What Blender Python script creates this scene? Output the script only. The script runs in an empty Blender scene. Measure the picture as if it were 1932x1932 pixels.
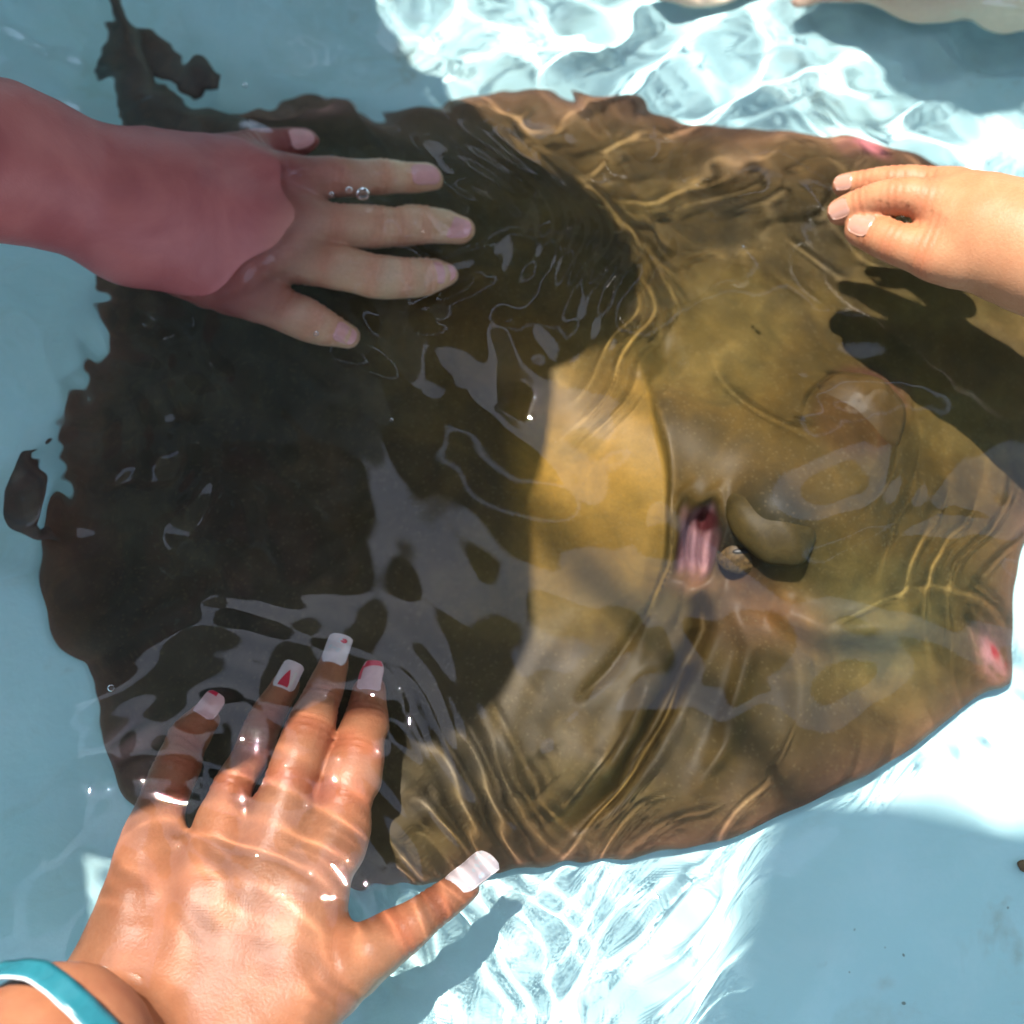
import bpy, math, random, numpy as np
from mathutils import Vector, Matrix

# ------------------------------------------------------------------ camera, light, exposure
S = bpy.context.scene
C = S.collection
TILT, HALF, DIST = math.radians(22), math.radians(21), .62
CAM = np.array([0, -DIST*math.sin(TILT), DIST*math.cos(TILT)])
cam = bpy.data.objects.new('camera', bpy.data.cameras.new('camera')); C.objects.link(cam)
cam.location = CAM; cam.rotation_euler = (TILT, 0, 0)
cam.data.sensor_width = 36; cam.data.angle = 2*HALF
cam.data.clip_start = .01; cam.data.clip_end = 200
cam.data.dof.use_dof = True; cam.data.dof.focus_distance = .60; cam.data.dof.aperture_fstop = 4.8
S.camera = cam
EL, AZ = math.radians(70), math.radians(-35)
w = bpy.data.worlds.new('World'); S.world = w; w.use_nodes = True
nt = w.node_tree; sky = nt.nodes.new('ShaderNodeTexSky'); sky.sky_type = 'NISHITA'; sky.sun_disc = False
sky.sun_elevation = EL; sky.sun_rotation = AZ; sky.dust_density = .3; sky.air_density = 1
hs = nt.nodes.new('ShaderNodeHueSaturation'); hs.inputs['Saturation'].default_value = .75; hs.inputs['Value'].default_value = 1
nt.links.new(sky.outputs[0], hs.inputs['Color']); nt.links.new(hs.outputs[0], nt.nodes['Background'].inputs[0]); nt.nodes['Background'].inputs[1].default_value = .15
sd = bpy.data.lights.new('sun', 'SUN'); sd.energy = 4.1; sd.angle = math.radians(.5); sd.color = (1, .95, .86)
so = bpy.data.objects.new('sun', sd); C.objects.link(so)
SUN = Vector((math.sin(AZ)*math.cos(EL), math.cos(AZ)*math.cos(EL), math.sin(EL)))
so.rotation_euler = SUN.to_track_quat('Z', 'Y').to_euler(); sd.cycles.is_caustics_light = True
S.view_settings.view_transform = 'Standard'; S.view_settings.look = 'None'
S.view_settings.exposure = 1.8; S.view_settings.gamma = 1
S.cycles.use_denoising = True; S.cycles.max_bounces = 8; S.cycles.diffuse_bounces = 3
S.cycles.sample_clamp_indirect = 12; S.cycles.sample_clamp_direct = 0
S.cycles.blur_glossy = 0

# ------------------------------------------------------------------ helpers
def at(px, py, z):
    """photo point (1932 units) -> world point at height z, through flat water when z < 0"""
    px, py, z = np.broadcast_arrays(np.asarray(px, float), np.asarray(py, float), np.asarray(z, float))
    t = math.tan(HALF); x = (px-966)/966*t; y = (966-py)/966*t
    d = np.stack([x, math.sin(TILT)+y*math.cos(TILT), -math.cos(TILT)+y*math.sin(TILT)], -1)
    d = d/np.linalg.norm(d, axis=-1, keepdims=True)
    z1 = np.maximum(z, 0); p = CAM+d*((z1-CAM[2])/d[..., 2])[..., None]
    e = 1/1.333; ci = -d[..., 2]; k = np.sqrt(1-e*e*(1-ci*ci))
    r = d*e; r[..., 2] = -k
    dz = np.minimum(z, 0); return p+r*(dz/r[..., 2])[..., None]
def A(px, py, z): return at(px, py, z)
def ppm(px, py, z): return float(np.linalg.norm(at(px+1, py, z)-at(px, py, z)))

def tag(o, label=None, cat=None, group=None, kind=None):
    for k, v in (('label', label), ('category', cat), ('group', group), ('kind', kind)):
        if v: o[k] = v
    return o
def link(o, parent=None):
    C.objects.link(o)
    if parent: o.parent = parent
    return o
def mesh(name, V, F, mat=None, parent=None, smooth=True, recv=True):
    me = bpy.data.meshes.new(name); V = np.asarray(V, np.float32); 
    F = np.asarray(F, np.int32)
    n = F.shape[1]
    me.vertices.add(len(V)); me.vertices.foreach_set('co', V.ravel())
    me.loops.add(F.size); me.loops.foreach_set('vertex_index', F.ravel())
    me.polygons.add(len(F)); me.polygons.foreach_set('loop_start', np.arange(0, F.size, n, dtype=np.int32))
    me.update(calc_edges=True); me.polygons.foreach_set('use_smooth', [smooth]*len(F)); me.validate(); me.update()
    o = bpy.data.objects.new(name, me)
    if mat: me.materials.append(mat)
    o.cycles.is_caustics_receiver = recv
    return link(o, parent)
def attr(o, name, vals):
    vals = np.asarray(vals, np.float32)
    if vals.ndim == 1:
        a = o.data.attributes.new(name, 'FLOAT', 'POINT'); a.data.foreach_set('value', vals)
    else:
        a = o.data.attributes.new(name, 'FLOAT_COLOR', 'POINT')
        a.data.foreach_set('color', np.concatenate([vals, np.ones((len(vals), 1), np.float32)], 1).ravel())
def gridfaces(nu, nv, wrap=False):
    i = np.arange(nu if wrap else nu-1); j = np.arange(nv-1); I, J = np.meshgrid(i, j, indexing='ij')
    a = I*nv+J; b = ((I+1) % nu)*nv+J
    return np.stack([a, b, b+1, a+1], -1).reshape(-1, 4)

# ---- distance fields and surface nets
def cone(P, a, b, ra, rb):
    a = np.asarray(a, np.float32); b = np.asarray(b, np.float32); ab = b-a; L2 = max(float(ab@ab), 1e-12)
    t = np.clip(((P-a)@ab)/L2, 0, 1)
    q = P-a-t[..., None]*ab
    return np.sqrt((q*q).sum(-1))-(ra+(rb-ra)*t)
def ell(P, c, r, R=None):
    q = P-np.asarray(c, np.float32)
    if R is not None: q = q@np.asarray(R, np.float32)
    r = np.asarray(r, np.float32); k = np.sqrt(((q/r)**2).sum(-1)); return (k-1)*float(r.min())*.9+0*k
def smin(a, b, k):
    h = np.clip(.5+.5*(b-a)/k, 0, 1); return b+(a-b)*h-k*h*(1-h)
def chain(P, pts, k=.003):
    d = None
    for (a, ra), (b, rb) in zip(pts[:-1], pts[1:]):
        c = cone(P, a, b, ra, rb); d = c if d is None else np.minimum(d, c)
    return d
def smoothchain(pts, k=3):
    Q = [np.append(p, r) for p, r in pts]; n = len(Q); out = []
    for i in range(n-1):
        a, b, c, d = Q[max(i-1, 0)], Q[i], Q[i+1], Q[min(i+2, n-1)]
        for t in np.arange(k)/k:
            out.append(.5*((2*b)+(-a+c)*t+(2*a-5*b+4*c-d)*t*t+(-a+3*b-3*c+d)*t**3))
    out.append(Q[-1]); return [(q[:3].astype(np.float32), float(q[3])) for q in out]
def nets(f, lo, hi, h, chunk=None):
    lo = np.asarray(lo, float); n = np.ceil((np.asarray(hi)-lo)/h).astype(int)+1
    ax = [(lo[i]+h*np.arange(n[i])).astype(np.float32) for i in range(3)]
    D = np.empty(n, np.float32)
    for i in range(0, n[0], 24):
        X = np.stack(np.meshgrid(ax[0][i:i+24], ax[1], ax[2], indexing='ij'), -1); D[i:i+24] = f(X)
    s = D < 0
    c = [(i, j, k) for i in (0, 1) for j in (0, 1) for k in (0, 1)]
    sl = lambda o: tuple(slice(o[q], n[q]-1+o[q]) for q in range(3))
    cnt = sum(s[sl(o)].astype(np.int8) for o in c); act = (cnt > 0) & (cnt < 8)
    idx = -np.ones(act.shape, np.int64); I = np.argwhere(act); idx[act] = np.arange(len(I))
    P = np.zeros((len(I), 3)); W = np.zeros(len(I))
    for a in c:
        for q in range(3):
            if a[q]: continue
            b = list(a); b[q] = 1
            da = D[I[:, 0]+a[0], I[:, 1]+a[1], I[:, 2]+a[2]]; db = D[I[:, 0]+b[0], I[:, 1]+b[1], I[:, 2]+b[2]]
            m = (da < 0) != (db < 0); t = np.where(m, da/np.where(m, da-db, 1), 0)
            pa = np.array(a, float)[None].repeat(len(I), 0); pa[:, q] += t
            P += pa*m[:, None]; W += m
    V = lo+h*(I+P/W[:, None])
    F = []
    for q in range(3):
        u, v = (q+1) % 3, (q+2) % 3
        sh = [slice(0, n[0]), slice(0, n[1]), slice(0, n[2])]; a = list(sh); b = list(sh)
        a[q] = slice(0, n[q]-1); b[q] = slice(1, n[q])
        e = np.argwhere(s[tuple(a)] != s[tuple(b)])
        e = e[(e[:, u] > 0) & (e[:, v] > 0) & (e[:, u] < n[u]-1) & (e[:, v] < n[v]-1)]
        def g(du, dv):
            x = e.copy(); x[:, u] -= du; x[:, v] -= dv; return idx[x[:, 0], x[:, 1], x[:, 2]]
        f4 = np.stack([g(0, 0), g(1, 0), g(1, 1), g(0, 1)], 1)
        ins = s[e[:, 0], e[:, 1], e[:, 2]]
        f4[~ins] = f4[~ins][:, ::-1]; F.append(f4[:, ::1])
    F = np.concatenate(F)
    return V, F
def relax(V, F, it=2, lam=.5):
    E = np.concatenate([F[:, [i, (i+1) % 4]] for i in range(4)]); V = V.copy()
    n = np.bincount(E[:, 0], minlength=len(V))+np.bincount(E[:, 1], minlength=len(V))
    for _ in range(it):
        s = np.zeros_like(V)
        for k in range(3):
            s[:, k] = np.bincount(E[:, 0], V[E[:, 1], k], len(V))+np.bincount(E[:, 1], V[E[:, 0], k], len(V))
        V += lam*(s/np.maximum(n, 1)[:, None]-V)
    return V

# ---- material helpers
class M:
    def __init__(s, name):
        s.m = bpy.data.materials.new(name); s.m.use_nodes = True; s.t = s.m.node_tree; s.b = s.t.nodes['Principled BSDF']
    def n(s, kind, **kw):
        x = s.t.nodes.new(kind)
        for k, v in kw.items():
            if k in x.inputs: x.inputs[k].default_value = v
            else: setattr(x, k, v)
        return x
    def l(s, a, b): s.t.links.new(a, b)
    def noise(s, scale, detail=4, rough=.6, dist=0, coord='Object'):
        tc = s.n('ShaderNodeTexCoord'); x = s.n('ShaderNodeTexNoise'); s.l(tc.outputs[coord], x.inputs['Vector'])
        x.inputs['Scale'].default_value = scale; x.inputs['Detail'].default_value = detail
        x.inputs['Roughness'].default_value = rough; x.inputs['Distortion'].default_value = dist; return x.outputs['Fac']
    def ramp(s, fac, stops):
        r = s.n('ShaderNodeValToRGB'); s.l(fac, r.inputs[0]); e = r.color_ramp.elements
        while len(e) < len(stops): e.new(.5)
        for q, (p, c) in zip(e, stops): q.position = p; q.color = (*c, 1) if len(c) == 3 else c
        return r.outputs[0]
    def mix(s, fac, a, b, mode='MIX'):
        x = s.n('ShaderNodeMix', data_type='RGBA', blend_type=mode)
        for v, i in ((fac, 0), (a, 6), (b, 7)):
            if isinstance(v, (int, float)): x.inputs[i].default_value = v
            elif isinstance(v, tuple): x.inputs[i].default_value = (*v, 1)
            else: s.l(v, x.inputs[i])
        return x.outputs[2]
    def bump(s, h, strength, dist=.001):
        x = s.n('ShaderNodeBump'); x.inputs['Strength'].default_value = strength; x.inputs['Distance'].default_value = dist
        s.l(h, x.inputs['Height']); s.l(x.outputs[0], s.b.inputs['Normal'])
    def attr(s, name, out='Fac'):
        x = s.n('ShaderNodeAttribute', attribute_name=name); return x.outputs[out]
    def col(s, c):
        if isinstance(c, tuple): s.b.inputs['Base Color'].default_value = (*c, 1)
        else: s.l(c, s.b.inputs['Base Color'])
        return s
    def set(s, **kw):
        for k, v in kw.items(): s.b.inputs[k.replace('_', ' ')].default_value = v
        return s

G = lambda v: ((0, 0, 0), (1, 1, 1))

# ------------------------------------------------------------------ setting: pool
FLOOR = -.118
POOL = (-.66, .66, -.60, .74)      # inner faces of the basin
def pool_paint():
    m = M('pool_paint')
    n1 = m.noise(3, 4, .6); n2 = m.noise(40, 5, .7); n3 = m.noise(9, 5, .65, .6); n4 = m.noise(260, 2, .5)
    c = m.ramp(n1, [(.3, (.40, .67, .71)), (.7, (.46, .72, .75))])
    c = m.mix(m.ramp(n2, [(.45, (0, 0, 0)), (.8, (.42, .42, .42))]), c, (.58, .78, .82))
    st = m.ramp(n3, [(.60, (0, 0, 0)), (.70, (.5, .5, .5))])
    st2 = m.mix(1.0, st, m.ramp(n2, [(.48, (0, 0, 0)), (.62, (1, 1, 1))]), 'MULTIPLY')
    c = m.mix(st2, c, (.20, .19, .09))
    n5 = m.noise(5.5, 6, .7, 1.2); c = m.mix(m.ramp(n5, [(.50, (0, 0, 0)), (.72, (.42, .42, .42))]), c, (.30, .40, .30))
    v = m.n('ShaderNodeTexVoronoi'); tc = m.n('ShaderNodeTexCoord'); m.l(tc.outputs['Object'], v.inputs['Vector']); v.inputs['Scale'].default_value = 55
    sp = m.ramp(v.outputs['Distance'], [(.035, (.75, .75, .75)), (.055, (0, 0, 0))])
    c = m.mix(m.mix(1.0, sp, m.ramp(n3, [(.5, (0, 0, 0)), (.56, (1, 1, 1))]), 'MULTIPLY'), c, (.10, .12, .09))
    m.col(c).set(Roughness=.55); m.bump(n2, .35, .002); return m.m
paint = pool_paint()
def structure(name, V, F, mat, smooth=False, recv=True):
    o = mesh(name, V, F, mat, smooth=smooth, recv=recv); o['kind'] = 'structure'; return o
x0, x1, y0, y1 = POOL
n = 60; xs = np.linspace(x0, x1, n); ys = np.linspace(y0, y1, n); X, Y = np.meshgrid(xs, ys, indexing='ij')
Z = FLOOR+.0015*np.sin(X*9+1)*np.sin(Y*7)
structure('pool_floor', np.stack([X, Y, Z], -1).reshape(-1, 3), gridfaces(n, n), paint, True)
def boxmesh(b):   # (x0,x1,y0,y1,z0,z1)
    V = [(b[i], b[2+j], b[4+k]) for i in (0, 1) for j in (0, 1) for k in (0, 1)]
    F = [(0, 1, 3, 2), (4, 6, 7, 5), (0, 4, 5, 1), (2, 3, 7, 6), (0, 2, 6, 4), (1, 5, 7, 3)]
    return V, F
def boxes(bs):
    V, F = [], []
    for b in bs:
        v, f = boxmesh(b); F += [tuple(i+len(V) for i in q) for q in f]; V += v
    return V, F
V, F = boxes([(x0-.12, x0, y0-.12, y1+.12, -.75, .06), (x1, x1+.12, y0-.12, y1+.12, -.75, .06),
              (x0, x1, y0-.12, y0, -.75, .06), (x0, x1, y1, y1+.12, -.75, .06)])
structure('pool_wall', V, F, paint)
m = M('rim_stone'); nn = m.noise(30, 5); m.col(m.ramp(nn, [(.3, (.30, .28, .25)), (.7, (.42, .40, .36))])).set(Roughness=.8); m.bump(nn, .4, .003)
V, F = boxes([(x0-.16, x0-.004, y0-.16, y1+.16, .0602, .09), (x1+.004, x1+.16, y0-.16, y1+.16, .0602, .09),
              (x0-.004, x1+.004, y0-.16, y0-.004, .0602, .09), (x0-.004, x1+.004, y1+.004, y1+.16, .0602, .09)])
structure('pool_rim', V, F, m.m)
m = M('paving'); nn = m.noise(4, 6); m.col(m.ramp(nn, [(.3, (.22, .21, .19)), (.7, (.33, .31, .28))])).set(Roughness=.9); m.bump(nn, .5, .01)
structure('ground', [(-60, -60, -.75), (60, -60, -.75), (60, 60, -.75), (-60, 60, -.75)], [(0, 1, 2, 3)], m.m)

# ------------------------------------------------------------------ water surface
rng = np.random.RandomState(11)
def gs(x): return np.exp(-x*x)
def sstep(a, b, x):
    t = np.clip((x-a)/(b-a), 0, 1); return t*t*(3-2*t)
def wave_group(X, Y, lam, slope, k, th0=0, spread=math.pi, seed=0):
    r = np.random.RandomState(seed); Z = np.zeros_like(X)
    for _ in range(k):
        a = th0+r.uniform(-spread, spread); l = lam*r.uniform(.75, 1.3); q = 2*math.pi/l
        Z += slope/q/math.sqrt(k/2)*np.sin(q*(X*math.cos(a)+Y*math.sin(a))+r.uniform(0, 6.28))
    return Z
def segdist(px, py, pts):
    d = np.full(px.shape, 1e9); tt = np.zeros(px.shape); N = len(pts)-1
    for i in range(N):
        a, b = np.array(pts[i], float), np.array(pts[i+1], float); ab = b-a
        t = np.clip(((px-a[0])*ab[0]+(py-a[1])*ab[1])/(ab@ab), 0, 1)
        q = np.hypot(px-a[0]-t*ab[0], py-a[1]-t*ab[1]); m = q < d; d = np.where(m, q, d); tt = np.where(m, (i+t)/N, tt)
    return d, tt
def W2(px, py): return at(px, py, 0.)[:2]
def rings(X, Y, c, r0, r1, lam, slope, a0=None, aw=None, soft=.02):
    dx, dy = X-c[0], Y-c[1]; R = np.hypot(dx, dy); m = sstep(r0-soft, r0, R)*(1-sstep(r1, r1+soft, R))
    if a0 is not None:
        d = np.angle(np.exp(1j*(np.arctan2(dy, dx)-a0))); m = m*gs(d/aw)
    return m*slope*lam/6.283*np.sin(6.283*R/lam)
def water_z(X, Y):
    wx = X+.006*np.sin(Y*31+X*9)+.004*np.sin(Y*57+2); wy = Y+.006*np.sin(X*27+1)+.004*np.sin(X*61-Y*15)
    left = 1-sstep(-.17, -.02, X+.25*Y*0)
    topc = gs((X+.02)/.13)*gs((Y-.17)/.12)
    botl = gs((X+.13)/.10)*gs((Y+.19)/.07)
    topr = sstep(.17, .24, Y+.12*X)*sstep(-.10, .0, X); botc = gs((X-.06)/.075)*gs((Y+.18)/.07)
    cc = W2(650, 1040); calm = 1-.85*np.exp(-((X-cc[0])**2+(Y-cc[1])**2)/.085**2*1.0)
    topd = topr*1.; topr = topr*.35; botd = botc*1.; botc = botc*.3
    Z = wave_group(wx, wy, .13, .055, 6, seed=1)
    Z += wave_group(wx, wy, .065, .045, 7, seed=2)*calm*(1.15+.3*left+.3*topr+.2*botc)
    Z += wave_group(wx, wy, .036, .04, 8, seed=3)*calm*(.42+1.4*left*sstep(-.12, .0, Y)+.3*topc+.7*botl+1.5*topr+1.1*botc)
    Z += wave_group(wx, wy, .020, .05, 9, seed=4)*calm*(.04+1.25*left*sstep(-.10, .03, Y)+.2*topc+.55*botl+.8*topr+.35*botc)
    Z += wave_group(wx, wy, .012, .04, 7, seed=5)*calm*(.0+.55*left*sstep(-.05, .06, Y)+.15*topc+.12*botl)
    irr = np.clip(.6+.5*np.sin(wx*70+wy*41)+.4*np.sin(wx*33-wy*88+1), 0, 1.6); wx2 = wx+.003*np.sin(wy*95+wx*40); wy2 = wy+.003*np.sin(wx*83)
    Z += wave_group(wx, wy, .052, .095, 6, th0=1.95, spread=.45, seed=31)*topd+wave_group(wx, wy, .019, .022, 6, th0=1.75, spread=.4, seed=32)*topd
    Z += wave_group(wx, wy, .044, .09, 6, th0=2.45, spread=.35, seed=33)*botd+wave_group(wx, wy, .016, .035, 5, th0=2.3, spread=.3, seed=34)*botd
    bh = gs((X+.12)/.09)*gs((Y+.13)/.08); Z += wave_group(wx, wy, .030, .065, 8, seed=36)*bh
    Z += rings(wx2, wy2, W2(740, 430), .050, .120, .0115, .15, .30, .80)*irr
    Z += rings(wx, wy, W2(760, 440), .03, .12, .021, .05, .5, .9)
    Z += rings(wx, wy, W2(330, 1850), .05, .15, .0155, .075, 1.0, .9)
    lh = gs((X+.08)/.10)*gs((Y-.16)/.09)
    Z += wave_group(wx, wy, .026, .09, 8, seed=21)*lh+wave_group(wx, wy, .045, .05, 6, seed=24)*botl
    Z += rings(wx, wy, W2(690, 1690), .02, .06, .012, .015)
    # long single crests that throw the bright lines on the ray
    for path, amp in (([(1540, 1185), (1650, 1140), (1750, 1098), (1850, 1085), (1935, 1112)], 1.), ([(1520, 840), (1530, 760), (1575, 695)], .8),
                      ([(990, 1610), (1090, 1490), (1180, 1380), (1240, 1300), (1300, 1190)], 1.), ([(1300, 1600), (1370, 1480), (1455, 1395)], .8),
                      ([(760, 1440), (800, 1500), (850, 1545), (890, 1610)], .8), ([(1050, 300), (1180, 335), (1300, 320), (1400, 240)], .6),
                      ([(1235, 740), (1266, 860), (1275, 960), (1262, 1060), (1200, 1160)], .9), ([(1000, 720), (1010, 800), (1000, 900)], .7),
                      ([(1330, 640), (1380, 760), (1500, 850), (1640, 930)], .5)):
        q = np.array([at(a, b, -.062)[:2]+np.array([-.0095, .0135]) for a, b in path]); q2 = []
        for k in range(len(q)-1):
            a, b, c_, d_ = q[max(k-1, 0)], q[k], q[k+1], q[min(k+2, len(q)-1)]
            for u_ in np.arange(4)/4: q2.append(.5*((2*b)+(-a+c_)*u_+(2*a-5*b+4*c_-d_)*u_*u_+(-a+3*b-3*c_+d_)*u_**3))
        q2.append(q[-1]); dd, tt_ = segdist(wx*.3+X*.7, wy*.3+Y*.7, q2)
        Z += .00034*amp*gs(dd/.0048)*sstep(0, .18, tt_)*(1-sstep(.82, 1, tt_))
    Z += wave_group(wx, wy, .034, .11, 8, seed=16)*(1-sstep(-.18, -.09, X))*sstep(-.08, .02, Y)
    Z += wave_group(wx, wy, .022, .12, 8, seed=14)*(1-sstep(-.19, -.11, X))*sstep(-.06, .03, Y)
    Z += wave_group(wx, wy, .011, .05, 6, seed=15)*(1-sstep(-.20, -.14, X))*sstep(-.06, .03, Y)
    # fronts running across the right side
    q = W2(1750, 850); u = (wx-q[0])*math.cos(-.35)+(wy-q[1])*math.sin(-.35); v = -(wx-q[0])*math.sin(-.35)+(wy-q[1])*math.cos(-.35)
    Z += .05*.013/6.283*np.sin(6.283*u/.013+2.5*np.sin(v*25)+1.5*np.sin(u*60+v*40))*gs(u/.035)*gs(v/.095)*np.maximum(irr, .55)
    Z *= 1-.4*np.exp(-((X+.080)**2+(Y+.103)**2)/.022**2)
    q = W2(900, 1480); u = (wx-q[0])*math.cos(.75)+(wy-q[1])*math.sin(.75); v = -(wx-q[0])*math.sin(.75)+(wy-q[1])*math.cos(.75)
    Z += .05*.012/6.283*np.sin(6.283*u/.012+2*np.sin(v*30))*gs(u/.045)*gs(v/.045)
    return Z
dense = np.arange(-.36, .3601, .00125)
gx = np.concatenate([np.linspace(x0, -.37, 70), dense, np.linspace(.37, x1, 70)])
gy = np.concatenate([np.linspace(y0, -.37, 60), dense, np.linspace(.37, y1, 110)])
X, Y = np.meshgrid(gx, gy, indexing='ij')
Z = water_z(X, Y); Z *= (1-sstep(.36, .5, np.abs(X))*.6)
water = structure('water', np.stack([X, Y, Z], -1).reshape(-1, 3), gridfaces(len(gx), len(gy)), None, True, False)
water.cycles.is_caustics_caster = True
m = bpy.data.materials.new('water'); m.use_nodes = True; t = m.node_tree; t.nodes.clear()
g = t.nodes.new('ShaderNodeBsdfGlass'); g.inputs['IOR'].default_value = 1.333; g.inputs['Roughness'].default_value = 0
o = t.nodes.new('ShaderNodeOutputMaterial'); t.links.new(g.outputs[0], o.inputs[0]); water.data.materials.append(m)

# ------------------------------------------------------------------ stingray
def spline(pts, k=12):
    P = np.asarray(pts, float); n = len(P); out = []
    for i in range(n):
        a, b, c, d = P[i-1], P[i], P[(i+1) % n], P[(i+2) % n]
        for t in np.arange(k)/k:
            out.append(.5*((2*b)+(-a+c)*t+(2*a-5*b+4*c-d)*t*t+(-a+3*b-3*c+d)*t**3))
    return np.array(out)
OUT = [(520, 205), (580, 182), (645, 182), (668, 215), (740, 222), (820, 205), (900, 188), (1000, 180), (1160, 181), (1270, 205),
       (1370, 226), (1430, 250), (1500, 251), (1580, 262), (1660, 284), (1760, 308), (1830, 348), (1910, 405), (1980, 480),
       (2030, 580), (2045, 690), (2020, 800), (1975, 910), (1940, 1010), (1922, 1075), (1914, 1140), (1910, 1210), (1906, 1272),
       (1888, 1292), (1850, 1303), (1790, 1350), (1705, 1410), (1600, 1473), (1480, 1537), (1350, 1588), (1200, 1622), (1120, 1624), (1040, 1630),
       (940, 1640), (850, 1655), (760, 1680), (650, 1680), (520, 1640), (400, 1590), (300, 1545), (240, 1505), (205, 1450),
       (182, 1380), (176, 1320), (165, 1270), (115, 1235), (98, 1150), (88, 1080), (92, 1020), (104, 985), (112, 940), (116, 880),
       (130, 790), (165, 710), (195, 620), (175, 560), (160, 510), (205, 440), (270, 340), (400, 262)]
MID = [(300, 235), (700, 480), (1100, 730), (1400, 880), (1620, 980), (1880, 1240)]
def lump(px, py, cx, cy, r, e=1, ang=0):
    c, s = math.cos(ang), math.sin(ang); u = ((px-cx)*c+(py-cy)*s)/r; v = (-(px-cx)*s+(py-cy)*c)/(r*e); return np.exp(-(u*u+v*v))
RIM = -.1125
def spir(px, py):
    x = (px-1312+.10*(py-1020))/34; y = (py-1022)/64
    return (np.abs(x)**5+np.abs(y)**5)**(1/5)+.10*np.sin(px/9+py/15)
def ray_top(px, py, d):
    z = RIM+.003+.022*(1-np.exp(-d/110))
    z = z+.0025*(1+np.sin(px/95+py/140))*np.exp(-d/160)+.002*np.sin(px/37-py/51)*np.exp(-d/70)
    dm, t = segdist(px, py, MID)
    t = ((px-300)*1580+(py-235)*1005)/(1580**2+1005**2)
    w = 150+110*np.sin(np.pi*np.clip(t, 0, 1))
    z = z+.040*gs(dm/w)*sstep(0, .25, t)*(1-sstep(.75, 1.0, t))
    z = z+.012*lump(px, py, 1530, 900, 190)
    z = z+.009*np.exp(-(np.hypot(px-1450, (py-990)/1.1)/80)**3)     # brow over the near eye
    z = z+.007*np.exp(-(np.hypot(px-1612, (py-776)/1.15)/90)**3)                                # brow over the far eye
    z = z-.009*lump(px, py, 1380, 1062, 30, 1.6, .8)
    # spiracle opening
    q = spir(px, py); z = z-.013*(1-sstep(.5, 1.3, q))
    z = z+.0022*np.exp(-((q-1.4)/.3)**2)+.0016*np.cos(6.283*(px-1304+.10*(py-1020))/25)*(1-sstep(.5, .9, q))
    z = z-.006*lump(px, py, 1252, 668, 26, 1.5)+.003*lump(px, py, 1215, 690, 18)
    # edge of the raised back beside the spiracle
    z = z+.007*(1-sstep(-8, 8, px-1258+.0006*(py-960)**2))*gs((py-930)/190)*sstep(940, 1080, px)
    # folds running out from the gill region
    for pts, amp, wd in (([(1318, 1100), (1322, 1190), (1270, 1310), (1160, 1480), (1010, 1600)], -.016, 19),
                         ([(1250, 1120), (1150, 1260), (1080, 1330)], -.004, 14), ([(1240, 1250), (1200, 1390), (1130, 1500)], .007, 28),
                         ([(1370, 1120), (1420, 1230), (1370, 1400), (1290, 1540)], .005, 20), ([(1450, 1150), (1560, 1190), (1800, 1180)], .012, 36),
                         ([(1400, 1160), (1500, 1260), (1520, 1420)], .005, 26), ([(820, 1180), (900, 1330), (1000, 1500)], .002, 26)):
        dd, tt = segdist(px, py, pts); z = z+amp*gs(dd/wd)*sstep(0, .2, tt)*(1-sstep(.7, 1, tt))
    # fin rays: fine ripple of the skin spreading from the body
    th = np.arctan2(py-850, px-1150); R = np.hypot(px-1150, py-850)
    z = z+.00018*np.sin(th*62+3*np.sin(R/70+2*th)+2*np.sin(th*9))*sstep(300, 600, R)*sstep(0, 60, d)
    z = z+.0007*np.sin(px/41+np.sin(py/63)*2+1)*np.sin(py/47+np.cos(px/59)*2)
    return z
CEN = np.array([1050., 830.])
ol = spline(OUT, 14); NA = len(ol); NR = 260
tt = 1-np.linspace(0, 1, NR)**1.25
tt = tt[::-1]; tt[0] = .0005
PX = CEN[0]+(ol[:, None, 0]-CEN[0])*tt[None]; PY = CEN[1]+(ol[:, None, 1]-CEN[1])*tt[None]
D = (1-tt[None])*np.hypot(ol[:, 0]-CEN[0], ol[:, 1]-CEN[1])[:, None]
edge = np.sqrt(1-np.clip(1-D/14, 0, 1)**2)
top = ray_top(PX, PY, D); mid_z = RIM+.0025*(1+np.sin(PX/95+PY/140))*np.exp(-D/160)
TZ = mid_z+(top-mid_z)*edge
Vt = at(PX, PY, TZ).reshape(-1, 3)
# underside, a coarser sheet that meets the rim
NB = 12; tb = np.linspace(1, .0005, NB)
bx = CEN[0]+(ol[:, None, 0]-CEN[0])*tb[None]; by = CEN[1]+(ol[:, None, 1]-CEN[1])*tb[None]
db = (1-tb[None])*np.hypot(ol[:, 0]-CEN[0], ol[:, 1]-CEN[1])[:, None]
bz = RIM+.0025*(1+np.sin(bx/95+by/140))*np.exp(-db/160)-.004*(1-np.exp(-db/30)); bz = np.maximum(bz, FLOOR+.0025)
Vb = at(bx, by, np.where(tb[None] == 1, TZ[:, -1:], bz)).reshape(-1, 3)
ft = gridfaces(NA, NR, True); fb = gridfaces(NA, NB, True)+len(Vt)
ray = mesh('stingray', np.concatenate([Vt, Vb]), np.concatenate([ft, fb]), None)
tag(ray, 'large olive-brown stingray lying flat on the blue pool floor', 'stingray')
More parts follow.
